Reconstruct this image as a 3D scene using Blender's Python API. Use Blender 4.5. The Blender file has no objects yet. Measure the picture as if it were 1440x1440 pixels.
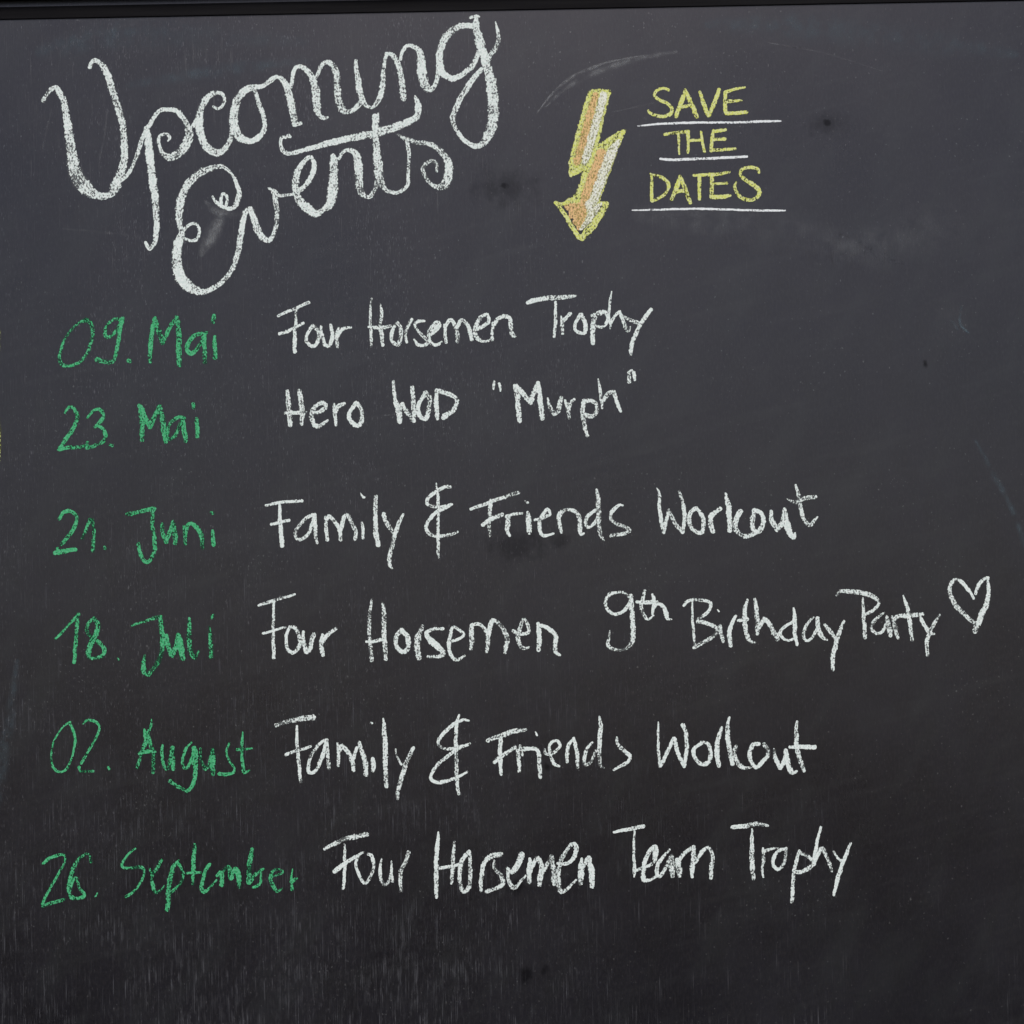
import bpy, math, random
from mathutils import Matrix, Vector

random.seed(7)
R = math.radians
scene = bpy.context.scene

# ------------------------------------------------------------------ camera, light, exposure
# one millimetre of board for every pixel of the photograph; the board hangs level and the
# hand-held camera was rolled by about one degree
ROLL = math.atan2(27.0, 1440.0)
CA, SA = math.cos(ROLL), math.sin(ROLL)
CENTRE_Z = 1.45                      # height of the picture centre above the foot of the wall
BASE_Z = 0.45                        # lower edge of the board
DIST = 2.0

cam_data = bpy.data.cameras.new("camera")
cam = bpy.data.objects.new("camera", cam_data)
scene.collection.objects.link(cam)
cam_data.sensor_width = 36.0
cam_data.lens = 36.0 * DIST / 1.44
cam_data.clip_start = 0.05
cam_data.clip_end = 200.0
m = Matrix.Identity(4)
m.col[0] = (CA, 0, -SA, 0)
m.col[1] = (SA, 0, CA, 0)
m.col[2] = (0, -1, 0, 0)
m.col[3] = (0, -DIST, CENTRE_Z, 1)
# the board leans back against its support; the picture was taken square on
LEAN = Matrix.Translation((0, 0, BASE_Z)) @ Matrix.Rotation(R(-6), 4, 'X') @ Matrix.Translation((0, 0, -BASE_Z))
cam.matrix_world = LEAN @ m
scene.camera = cam

SUN_ELEV, SUN_AZ = R(52), R(3)     # behind the photographer, over the left shoulder
world = bpy.data.worlds.new("World")
scene.world = world
world.use_nodes = True
wn = world.node_tree.nodes
wl = world.node_tree.links
for n in list(wn):
    wn.remove(n)
w_out = wn.new("ShaderNodeOutputWorld")
w_bg = wn.new("ShaderNodeBackground")
w_sky = wn.new("ShaderNodeTexSky")
w_sky.sky_type = 'NISHITA'
w_sky.sun_disc = False
w_sky.sun_elevation = SUN_ELEV
w_sky.sun_rotation = math.pi + SUN_AZ * -1.0
w_sky.air_density = 1.0
w_sky.dust_density = 2.5
w_sky.ozone_density = 1.0
w_bg.inputs["Strength"].default_value = 0.10
wl.new(w_sky.outputs[0], w_bg.inputs["Color"])
wl.new(w_bg.outputs[0], w_out.inputs["Surface"])

sun_data = bpy.data.lights.new("sun", 'SUN')
sun_data.energy = 1.2
sun_data.angle = R(14)
sun_data.color = (1.0, 0.965, 0.925)
sun = bpy.data.objects.new("sun", sun_data)
scene.collection.objects.link(sun)
sdir = Vector((math.sin(SUN_AZ) * math.cos(SUN_ELEV), -math.cos(SUN_AZ) * math.cos(SUN_ELEV), math.sin(SUN_ELEV)))
sun.rotation_euler = sdir.to_track_quat('Z', 'Y').to_euler()
sun.location = (-2, -3, 4)

scene.view_settings.view_transform = 'Standard'
scene.view_settings.look = 'None'
scene.view_settings.exposure = 0.48
scene.view_settings.gamma = 1.0
scene.view_settings.use_curve_mapping = False
scene.render.engine = 'CYCLES'
scene.cycles.transparent_max_bounces = 32
scene.cycles.max_bounces = 4

# ------------------------------------------------------------------ helpers
COL = scene.collection


def board(px, py):
    """picture position (1440 px square) -> millimetres on the board, x right, z up from the centre"""
    dx, dy = px - 720.0, 720.0 - py
    return dx * CA + dy * SA, -dx * SA + dy * CA


LZ = CENTRE_Z - BASE_Z               # picture centre in the local frame of the board


def mesh_object(name, verts, faces, mat, parent, uvs=None, press=None, lane=None):
    me = bpy.data.meshes.new(name)
    me.from_pydata(verts, [], faces)
    if uvs is not None:
        uv = me.uv_layers.new(name="UVMap")
        for lp in me.loops:
            uv.data[lp.index].uv = uvs[lp.vertex_index]
    if lane is not None:
        uv = me.uv_layers.new(name="lane")
        for lp in me.loops:
            uv.data[lp.index].uv = lane[lp.vertex_index]
    if press is not None:
        a = me.attributes.new("press", 'FLOAT', 'POINT')
        a.data.foreach_set("value", press)
    me.materials.append(mat)
    me.update()
    o = bpy.data.objects.new(name, me)
    COL.objects.link(o)
    if parent is not None:
        o.parent = parent
    return o


def empty(name, parent=None, loc=(0, 0, 0)):
    o = bpy.data.objects.new(name, None)
    o.empty_display_size = 0.05
    COL.objects.link(o)
    o.location = loc
    if parent is not None:
        o.parent = parent
    return o


class NT:
    """tiny node builder"""

    def __init__(self, name):
        self.mat = bpy.data.materials.new(name)
        self.mat.use_nodes = True
        self.n = self.mat.node_tree.nodes
        self.l = self.mat.node_tree.links
        for k in list(self.n):
            self.n.remove(k)
        self.out = self.n.new("ShaderNodeOutputMaterial")
        self.bsdf = self.n.new("ShaderNodeBsdfPrincipled")
        self.l.new(self.bsdf.outputs[0], self.out.inputs["Surface"])
        tc = self.n.new("ShaderNodeTexCoord")
        self.obj = tc.outputs["Object"]
        self.uv = tc.outputs["UV"]

    def put(self, sock, v):
        if hasattr(v, "is_linked") or hasattr(v, "links"):
            self.l.new(v, sock)
        else:
            sock.default_value = v

    def math(self, op, a, b=0.0, c=0.0, clamp=False):
        k = self.n.new("ShaderNodeMath")
        k.operation = op
        k.use_clamp = clamp
        self.put(k.inputs[0], a)
        self.put(k.inputs[1], b)
        self.put(k.inputs[2], c)
        return k.outputs[0]

    def noise(self, sx, sz, detail=2.0, rough=0.5, rot=0.0, off=(0, 0, 0), dist=0.0):
        """noise over the board, sx and sz in cycles per millimetre; rot turns the pattern in the board plane"""
        m1 = self.n.new("ShaderNodeVectorRotate")
        m1.rotation_type = 'Y_AXIS'
        m1.inputs["Angle"].default_value = rot
        self.l.new(self.obj, m1.inputs["Vector"])
        mp = self.n.new("ShaderNodeMapping")
        mp.inputs["Scale"].default_value = (sx * 1000, 0.0, sz * 1000)
        mp.inputs["Location"].default_value = off
        self.l.new(m1.outputs[0], mp.inputs["Vector"])
        t = self.n.new("ShaderNodeTexNoise")
        t.noise_dimensions = '3D'
        t.inputs["Scale"].default_value = 1.0
        t.inputs["Detail"].default_value = detail
        t.inputs["Roughness"].default_value = rough
        t.inputs["Distortion"].default_value = dist
        self.l.new(mp.outputs[0], t.inputs["Vector"])
        return t.outputs[0]

    def ramp(self, v, lo, hi, a=0.0, b=1.0):
        k = self.n.new("ShaderNodeMapRange")
        k.interpolation_type = 'SMOOTHSTEP'
        self.put(k.inputs["Value"], v)
        self.put(k.inputs["From Min"], lo)
        self.put(k.inputs["From Max"], hi)
        k.inputs["To Min"].default_value = a
        k.inputs["To Max"].default_value = b
        return k.outputs[0]

    def mix(self, f, a, b):
        k = self.n.new("ShaderNodeMix")
        k.data_type = 'RGBA'
        self.put(k.inputs[0], f)
        for s, v in ((k.inputs[6], a), (k.inputs[7], b)):
            if isinstance(v, tuple):
                s.default_value = (v[0], v[1], v[2], 1.0)
            else:
                self.l.new(v, s)
        return k.outputs[2]

    def xz(self):
        k = self.n.new("ShaderNodeSeparateXYZ")
        self.l.new(self.obj, k.inputs[0])
        return k.outputs[0], k.outputs[2]

    def attr(self, name):
        k = self.n.new("ShaderNodeAttribute")
        k.attribute_name = name
        return k.outputs["Fac"]


# ------------------------------------------------------------------ materials
def chalk(name, col, col2, cover=0.0, dust=0.10, dust_col=None, patchy=0.34):
    """dry chalk that only catches on the tooth of the board: grains of colour with bare board between"""
    t = NT(name)
    fine = t.noise(0.40, 0.32, 2.0, 0.62)
    uvm = t.n.new("ShaderNodeUVMap")
    uvm.uv_map = "lane"
    mp = t.n.new("ShaderNodeMapping")
    mp.inputs["Scale"].default_value = (0.62, 0.085, 1.0)
    t.l.new(uvm.outputs[0], mp.inputs["Vector"])
    dn = t.n.new("ShaderNodeTexNoise")
    dn.inputs["Scale"].default_value = 1.0
    dn.inputs["Detail"].default_value = 2.0
    t.l.new(mp.outputs[0], dn.inputs["Vector"])
    # grains of the board plus the drag of the stick along the stroke
    fine = t.math('ADD', t.math('MULTIPLY', fine, 0.80), t.math('MULTIPLY_ADD', dn.outputs[0], 0.32, -0.06))
    clump = t.noise(0.075, 0.06, 1.0, 0.5, off=(31, 0, 7))
    ragged = t.noise(0.42, 0.24, 2.0, 0.6, off=(3, 0, 51))
    sep = t.n.new("ShaderNodeSeparateXYZ")
    t.l.new(t.uv, sep.inputs[0])
    e = t.math('ABSOLUTE', t.math('MULTIPLY_ADD', sep.outputs[0], 2.0, -1.0))
    e = t.math('ADD', e, t.math('MULTIPLY_ADD', ragged, 0.7, -0.35))
    edge = t.ramp(e, 0.62, 1.05, 0.0, 0.34)
    thr = t.math('ADD', edge, 0.452 - cover)
    thr = t.math('ADD', thr, t.math('MULTIPLY_ADD', clump, -patchy, patchy / 2))
    thr = t.math('SUBTRACT', thr, t.attr("press"))
    grain = t.ramp(t.math('SUBTRACT', fine, thr), -0.085, 0.055)
    soft = t.math('MULTIPLY', t.ramp(e, 0.35, 1.0, 1.0, 0.0), dust)
    alpha = t.math('MAXIMUM', grain, soft)
    tone = t.noise(0.33, 0.33, 1.0, 0.5, off=(77, 0, 5))
    c = t.mix(t.ramp(tone, 0.35, 0.65), col, col2)
    if dust_col is not None:
        c = t.mix(grain, dust_col, c)
    t.l.new(c, t.bsdf.inputs["Base Color"])
    t.bsdf.inputs["Roughness"].default_value = 0.95
    t.bsdf.inputs["Specular IOR Level"].default_value = 0.05
    t.l.new(alpha, t.bsdf.inputs["Alpha"])
    return t.mat


def smear(name, col, strength, sx=0.05, sz=0.05):
    """rubbed chalk dust, thin and uneven"""
    t = NT(name)
    n1 = t.noise(sx, sz, 4.0, 0.6)
    n2 = t.noise(0.45, 0.22, 2.0, 0.6, off=(9, 0, 9))
    sep = t.n.new("ShaderNodeSeparateXYZ")
    t.l.new(t.uv, sep.inputs[0])
    e = t.math('ABSOLUTE', t.math('MULTIPLY_ADD', sep.outputs[0], 2.0, -1.0))
    a = t.math('MULTIPLY', t.ramp(e, 0.0, 1.0, 1.0, 0.0), t.ramp(n1, 0.3, 0.75))
    a = t.math('MULTIPLY', a, t.ramp(n2, 0.25, 0.75, 0.35, 1.0))
    a = t.math('MULTIPLY', a, t.math('ADD', t.attr("press"), strength, clamp=True))
    t.bsdf.inputs["Base Color"].default_value = (*col, 1)
    t.bsdf.inputs["Roughness"].default_value = 0.95
    t.bsdf.inputs["Specular IOR Level"].default_value = 0.05
    t.l.new(a, t.bsdf.inputs["Alpha"])
    return t.mat


WHITE = chalk("white_chalk", (0.80, 0.84, 0.80), (0.66, 0.74, 0.69), 0.0, 0.26, (0.34, 0.37, 0.35))
WHITE_LINE = chalk("white_chalk_line", (0.82, 0.84, 0.83), (0.72, 0.75, 0.74), 0.05, 0.16, (0.30, 0.32, 0.31))
GREEN = chalk("green_chalk", (0.048, 0.37, 0.14), (0.110, 0.46, 0.23), 0.0, 0.42, (0.006, 0.11, 0.045))
YELLOW = chalk("yellow_chalk", (0.64, 0.67, 0.15), (0.68, 0.70, 0.34), 0.02, 0.35, (0.17, 0.18, 0.02))
ORANGE = chalk("orange_chalk", (0.74, 0.46, 0.24), (0.74, 0.52, 0.24), -0.055, 0.55, (0.55, 0.40, 0.14), 0.12)
PALE = chalk("pale_chalk_fill", (0.80, 0.80, 0.74), (0.76, 0.76, 0.58), -0.03, 0.45, (0.56, 0.56, 0.28), 0.12)
DUST = smear("rubbed_chalk_dust", (0.62, 0.64, 0.63), 0.25)
DUST_BLUE = smear("rubbed_bluish_dust", (0.16, 0.24, 0.28), 0.35)


def board_paint():
    t = NT("blackboard_paint")
    x, z = t.xz()
    # broad cloudy remains of wiped chalk
    cloud = t.noise(0.0042, 0.0034, 5.0, 0.58, rot=R(18))
    cloud2 = t.noise(0.018, 0.006, 4.0, 0.6, rot=R(-32), off=(5, 0, 2))
    wipe = t.noise(0.0035, 0.045, 4.0, 0.6, rot=R(14), off=(15, 0, 8))
    mott = t.noise(0.035, 0.022, 3.0, 0.6, off=(1, 0, 61))
    fine = t.noise(0.33, 0.13, 3.0, 0.65)
    c = t.mix(t.ramp(cloud, 0.32, 0.70), (0.0066, 0.0066, 0.0098), (0.0112, 0.0112, 0.0152))
    c = t.mix(t.math('MULTIPLY', t.ramp(cloud2, 0.46, 0.68), 0.55), c, (0.0160, 0.0178, 0.0196))
    c = t.mix(t.math('MULTIPLY', t.ramp(wipe, 0.50, 0.72), 0.40), c, (0.021, 0.0220, 0.0240))
    c = t.mix(t.math('MULTIPLY', t.ramp(mott, 0.40, 0.70), 0.30), c, (0.006, 0.0063, 0.0070))
    c = t.mix(t.math('MULTIPLY', t.ramp(fine, 0.42, 0.72), 0.50), c, (0.022, 0.0210, 0.0235))
    # chalk dust caught in the upright wood grain: long hairlines low on the left, short ticks elsewhere
    def ticks(fx, fz, off, level, grow_low, strength, col):
        n = t.noise(fx, fz, 2.0, 0.6, off=off)
        patch = t.noise(0.0085, 0.0045, 5.0, 0.68, off=(off[2] + 44, 0, 3))
        low = t.ramp(z, LZ - 0.80, LZ + 0.15, grow_low, -0.012)
        side = t.ramp(x, -0.25, 0.70, 0.0, 0.11)
        th = t.math('MULTIPLY_ADD', patch, -0.42, level + 0.21)
        th = t.math('ADD', t.math('SUBTRACT', th, low), side)
        k = t.ramp(t.math('SUBTRACT', n, th), 0.0, 0.16)
        brk = t.noise(0.16, 0.045, 2.0, 0.5, off=(12, 0, off[0] + 12))
        k = t.math('MULTIPLY', k, t.ramp(brk, 0.38, 0.66))
        return k, t.mix(t.math('MULTIPLY', k, strength), c, col)

    s, c = ticks(0.80, 0.013, (0.3, 0, 4), 0.585, 0.080, 0.50, (0.092, 0.093, 0.100))
    s2, c = ticks(0.70, 0.13, (7.3, 0, 19), 0.566, -0.03, 0.78, (0.100, 0.098, 0.106))
    # dark hairlines of the same grain
    s3, c = ticks(0.50, 0.018, (17.3, 0, 29), 0.60, 0.05, 0.55, (0.0035, 0.0034, 0.0040))
    # loose specks
    speck = t.noise(0.27, 0.21, 1.0, 0.4, off=(70, 0, 20))
    patch2 = t.noise(0.0075, 0.0075, 3.0, 0.6, off=(8, 0, 90))
    p = t.ramp(t.math('ADD', speck, t.math('MULTIPLY_ADD', patch2, 0.30, -0.15)), 0.69, 0.82)
    c = t.mix(t.math('MULTIPLY', p, 0.38), c, (0.15, 0.15, 0.15))
    # knots and damp marks of the plywood showing through
    warp = t.noise(0.055, 0.04, 4.0, 0.65, off=(2, 0, 2))
    dark = None
    for px, py, rx, ry, k in KNOTS:
        bx, bz = board(px, py)
        ax = t.math('MULTIPLY', t.math('SUBTRACT', x, bx / 1000), 1000.0 / rx)
        az = t.math('MULTIPLY', t.math('SUBTRACT', z, LZ + bz / 1000), 1000.0 / ry)
        d = t.math('SQRT', t.math('ADD', t.math('MULTIPLY', ax, ax), t.math('MULTIPLY', az, az)))
        d = t.math('ADD', d, t.math('MULTIPLY_ADD', warp, 2.4, -1.2))
        f = t.math('MULTIPLY', t.ramp(d, 0.1, 1.1, 1.0, 0.0), k)
        dark = f if dark is None else t.math('MAXIMUM', dark, f)
    c = t.mix(dark, c, (0.003, 0.003, 0.004))
    t.l.new(c, t.bsdf.inputs["Base Color"])
    r = t.ramp(cloud, 0.3, 0.75, 0.27, 0.33)
    r = t.math('ADD', r, t.math('MULTIPLY', s, 0.3))
    t.l.new(r, t.bsdf.inputs["Roughness"])
    spec = t.math('MULTIPLY_ADD', dark, -0.38, 0.5)
    t.l.new(spec, t.bsdf.inputs["Specular IOR Level"])
    t.bsdf.inputs["Specular Tint"].default_value = (0.985, 0.948, 1.0, 1.0)
    bump = t.n.new("ShaderNodeBump")
    bump.inputs["Strength"].default_value = 0.25
    bump.inputs["Distance"].default_value = 0.0004
    h = t.math('ADD', t.math('MULTIPLY', t.noise(0.42, 0.030, 2.0, 0.55, off=(0.3, 0, 4)), 1.0), t.math('MULTIPLY', fine, 0.6))
    t.l.new(h, bump.inputs["Height"])
    t.l.new(bump.outputs[0], t.bsdf.inputs["Normal"])
    return t.mat


# picture x, y, half width, half height, darkness
KNOTS = [
    (710, 264, 52, 34, 0.40), (707, 261, 10, 7, 0.85),
    (1164, 174, 30, 24, 0.30), (1163, 172, 9, 7, 0.85),
    (728, 768, 56, 30, 0.42), (786, 762, 20, 14, 0.4),
    (740, 1372, 12, 15, 0.75), (765, 1364, 8, 12, 0.65),
    (728, 1246, 24, 12, 0.7),
    (770, 1078, 8, 6, 0.7),
    (1301, 512, 5, 7, 0.8),
]


def rail_paint():
    t = NT("black_frame_paint")
    n1 = t.noise(0.004, 0.12, 3.0, 0.6)
    c = t.mix(t.ramp(n1, 0.35, 0.7), (0.0045, 0.004, 0.005), (0.0085, 0.008, 0.009))
    t.l.new(c, t.bsdf.inputs["Base Color"])
    t.bsdf.inputs["Roughness"].default_value = 0.6
    t.bsdf.inputs["Specular IOR Level"].default_value = 0.06
    return t.mat


# ------------------------------------------------------------------ the chalkboard
root = empty("chalkboard", loc=(0, 0, BASE_Z))
root.rotation_euler = (R(-6), 0, 0)
root["label"] = "large black chalkboard with 'Upcoming Events' in white and dates in green chalk"
root["category"] = "chalkboard"


def box(verts, faces, x0, x1, y0, y1, z0, z1):
    b = len(verts)
    verts += [(x, y, z) for x in (x0, x1) for y in (y0, y1) for z in (z0, z1)]
    for f in ((0, 1, 3, 2), (4, 6, 7, 5), (0, 4, 5, 1), (2, 3, 7, 6), (0, 2, 6, 4), (1, 5, 7, 3)):
        faces.append(tuple(b + i for i in f))


TOP = LZ + board(0, 28)[1] / 1000          # lower edge of the top rail
HALF = 1.25
v, f = [], []
box(v, f, -HALF, HALF, 0.0, 0.012, 0.02, TOP + 0.03)
mesh_object("board_panel", v, f, board_paint(), root)

RAIL = rail_paint()
v, f = [], []
# inner lip, a narrow groove, then the outer rail; mitred corners are hidden by the butted ends
box(v, f, -HALF, HALF, -0.0022, -0.0003, TOP, TOP + 0.0175)
box(v, f, -HALF - 0.045, HALF + 0.045, -0.016, 0.010, TOP + 0.0262, TOP + 0.070)
box(v, f, -HALF - 0.045, -HALF - 0.001, -0.016, 0.010, -0.03, TOP + 0.0262)
box(v, f, HALF + 0.001, HALF + 0.045, -0.016, 0.010, -0.03, TOP + 0.0262)
box(v, f, -HALF, HALF, -0.016, 0.010, -0.03, 0.0195)
# the outer edge is a little out of true, as sawn and painted by hand
fr = mesh_object("frame", v, f, RAIL, root)
bv = fr.modifiers.new("bevel", 'BEVEL')
bv.width = 0.0012
bv.segments = 2


# ------------------------------------------------------------------ chalk strokes
def spline(pts, step):
    """Catmull-Rom through (x, y, w), sampled every step picture pixels"""
    if len(pts) == 2:
        pts = [pts[0], tuple((a + b) / 2 for a, b in zip(*pts)), pts[1]]
    out = []
    n = len(pts)
    for i in range(n - 1):
        p0, p1, p2, p3 = pts[max(i - 1, 0)], pts[i], pts[i + 1], pts[min(i + 2, n - 1)]
        d = math.hypot(p2[0] - p1[0], p2[1] - p1[1])
        k = max(1, int(d / step))
        for j in range(k):
            s = j / k
            out.append(tuple(0.5 * ((2 * b) + (-a + c) * s + (2 * a - 5 * b + 4 * c - e) * s * s + (-a + 3 * b - 3 * c + e) * s ** 3)
                             for a, b, c, e in zip(p0, p1, p2, p3)))
    out.append(pts[-1])
    return out


class Ink:
    """collects the strokes of one word into one mesh lying a hair in front of the board"""

    def __init__(self):
        self.v, self.f, self.uv, self.p, self.lane = [], [], [], [], []
        self.k = 0
        self.lift = 0.0

    def stroke(self, pts, grow=1.10, press=0.0, step=1.8, cap=0.36, jitter=0.5, even=False):
        s = spline(pts, step)
        # a little tremble of the hand
        ph = random.uniform(0, 6.28)
        press += random.uniform(-0.030, 0.030)
        wear = 0.0 if even else 0.035 if len(s) > 14 else 0.015
        q = []
        for i, (x, y, w) in enumerate(s):
            q.append((x + jitter * 0.5 * math.sin(ph + i * 0.55), y + jitter * 0.5 * math.cos(ph * 1.7 + i * 0.43),
                      max(w, 1.0) * grow * (1 + 0.06 * math.sin(ph * 3 + i * 0.9)), press + wear * math.sin(ph * 2.3 + i * 0.085) + wear * 0.7 * math.sin(ph * 5.1 + i * 0.23) - 0.03 * i / len(s)
                      + random.uniform(-0.02, 0.02)))
        # rounded, thinner ends
        def end(a, b, sign):
            dx, dy = a[0] - b[0], a[1] - b[1]
            L = math.hypot(dx, dy) or 1.0
            r = a[2] * cap
            return [(a[0] + dx / L * r * t, a[1] + dy / L * r * t, a[2] * math.sqrt(max(0.02, 1 - t * t * 0.96)), a[3] - 0.02 * t)
                    for t in (0.35, 0.65, 0.88, 1.0)]
        if len(q) > 1 and cap > 0:
            q = end(q[0], q[1], -1)[::-1] + q + end(q[-1], q[-2], 1)
        n = len(q)
        base = len(self.v)
        run, seed = 0.0, random.uniform(0, 900)
        lift = self.lift + 0.00022 + 0.00003 * (self.k % 14)
        self.k += 1
        for i, (x, y, w, p) in enumerate(q):
            if i:
                run += math.hypot(x - q[i - 1][0], y - q[i - 1][1])
            a, b = q[max(i - 2, 0)], q[min(i + 2, n - 1)]
            tx, ty = b[0] - a[0], b[1] - a[1]
            L = math.hypot(tx, ty) or 1.0
            nx, ny = -ty / L, tx / L
            yy = -(lift + 0.00002 * i / n)
            for u in (0.0, 0.5, 1.0):
                off = (u - 0.5) * w
                bx, bz = board(x + nx * off, y + ny * off)
                self.v.append((bx / 1000, yy, LZ + bz / 1000))
                self.uv.append((u, i / max(1, n - 1)))
                self.p.append(p)
                self.lane.append((off + seed, run))
        for i in range(n - 1):
            for j in (0, 1):
                a = base + i * 3 + j
                self.f.append((a, a + 1, a + 4, a + 3))

    def build(self, name, mat, parent):
        return mesh_object(name, self.v, self.f, mat, parent, self.uv, self.p, self.lane)


def parse(text, crop):
    """strokes split by |, points 'x,y,w' in the pixels of an enlarged crop (x0, y0, scale)"""
    x0, y0, s = crop
    res = []
    for st in text.split("|"):
        pts, w = [], 30.0
        for tok in st.split():
            q = [float(c) for c in tok.split(",")]
            if len(q) > 2:
                w = q[2]
            pts.append((x0 + q[0] / s, y0 + q[1] / s, w / s))
        if len(pts) > 1:
            res.append(pts)
    return res


def word(name, pieces, mat, parent, label=None, **kw):
    ink = Ink()
    ink.lift = kw.pop("lift", 0.0)
    for crop, letters in pieces:
        for letter in letters:
            for st in parse(letter, crop):
                ink.stroke(st, **kw)
    o = ink.build(name, mat, parent)
    if label:
        o["label"] = label
    return o


A1, A3, A4 = (40, 60, 7.2), (190, 60, 7.2), (200, 220, 7.2)
A5, A6, A7, A8 = (360, 20, 7.2), (360, 140, 7.2), (520, 10, 7.2), (520, 140, 7.2)

# --- heading
title = empty("heading", root)
title["label"] = "looping white chalk heading reading Upcoming Events"
word("word", [
    (A1, [
        # U
        "150,590,50 190,520,50 240,465,50 285,460,58 325,525,70 362,610,75 380,720,75 402,850,92 420,1000,105 440,1130,118 462,1260,145 505,1380,165 570,1460,160 640,1520,120 710,1550,90 790,1550,75 860,1510,85 905,1440,95"
        "|620,250,40 640,200,45 680,182,50 740,220,65 795,310,75 835,430,80 880,570,80 920,700,80 955,830,75 965,950,72 972,1080,80 970,1180,85 945,1290,92 905,1390,95 860,1470,95",
        "930,1400,45 1000,1340,45 1060,1230,45 1110,1110,48 1150,980,50 1190,890,55",
        # stem of p
        "1190,870,50 1210,960,75 1220,1080,85 1235,1200,85 1250,1330,88 1265,1452,90 1282,1552,85 1293,1712,76 1298,1852,68 1290,1972,60 1265,2052,45 1225,2092,40 1185,2022,35"]),
    (A3, [
        "115,870,55 150,830,50 190,760,48 250,690,48 340,675,48 420,695,55 480,750,60 520,820,60 545,900,88 540,980,105 500,1060,110 440,1120,100 370,1160,90 310,1150,68 265,1090,42 240,1020,38 245,960,38 290,925,38 335,935,38 350,970,38 335,995,20",
        "545,870,42 590,840,48 630,780,60",
        "790,650,30 840,670,35 885,640,38 905,590,38 890,530,40 840,505,45 780,520,60 710,590,70 665,680,75 648,780,85 655,880,85 680,980,85 730,1060,90 800,1110,85 860,1110,80 910,1070,65 960,1000,60 978,930,55 990,900,45",
        "1220,455,60 1150,465,80 1090,500,80 1030,590,85 1005,700,95 1000,800,100 1010,880,105 1060,960,90 1130,990,70 1210,985,65 1280,930,60 1310,850,55 1305,760,55 1270,660,55 1240,570,45 1215,500,50",
        "1200,450,60 1290,440,50 1370,390,48 1430,345,48"]),
    (A5, [
        "90,715,40 150,660,42 210,635,45 270,665,60 310,730,75 340,830,80 365,950,80 385,1060,75 395,1110,75|395,1125,35 450,1105,45",
        "355,740,40 370,640,42 390,560,45 430,530,45 490,545,55 550,610,70 590,700,80 610,800,95 615,900,95 622,980,80 650,1030,60 690,1055,45 725,1045,28",
        "610,640,35 650,550,45 690,495,50 740,490,55 790,530,70 815,620,75 820,720,75 830,830,85 850,920,90 890,980,75 950,990,50 1010,950,55 1060,890,60",
        "1010,470,35 1015,540,50 1030,640,60 1045,740,70 1065,840,70 1100,910,55 1150,945,38 1190,935,40 1240,870,60 1275,780,65 1285,670,60 1290,570,45 1305,470,40 1325,405,40"]),
    (A7, [
        "165,470,30 220,480,50 270,540,60 305,640,65 325,750,70 335,850,70 340,925,70",
        "310,530,35 330,450,40 370,395,42 430,395,45 490,430,65 515,500,85 525,600,95 532,700,100 560,790,100 610,835,70 655,800,50 685,720,52 690,620,50",
        # g
        "1050,195,60 960,190,65 880,210,75 800,270,85 740,360,80 710,460,80 705,560,80 720,640,85 760,690,75 830,720,65 910,700,60 980,650,55 1040,590,60 1080,520,55 1105,450,60",
        "1080,95,35 1075,160,70 1085,240,78 1110,340,100 1145,450,85 1170,550,85 1200,650,100 1230,780,115 1245,900,125 1250,1020,125 1250,1130,118 1230,1230,112 1190,1320,95 1130,1390,70 1070,1410,60 1000,1380,50 930,1320,48 870,1230,48 840,1130,60 865,1040,65 920,920,65 990,810,65 1060,710,60 1130,630,52",
        "1200,530,60 1230,470,58 1265,430,62 1300,350,50 1297,250,38 1272,150,16",
        "1020,108,35 1080,92,35 1108,98,18"]),
], WHITE, title, "white chalk word Upcoming in looping script", press=0.03)
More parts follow.
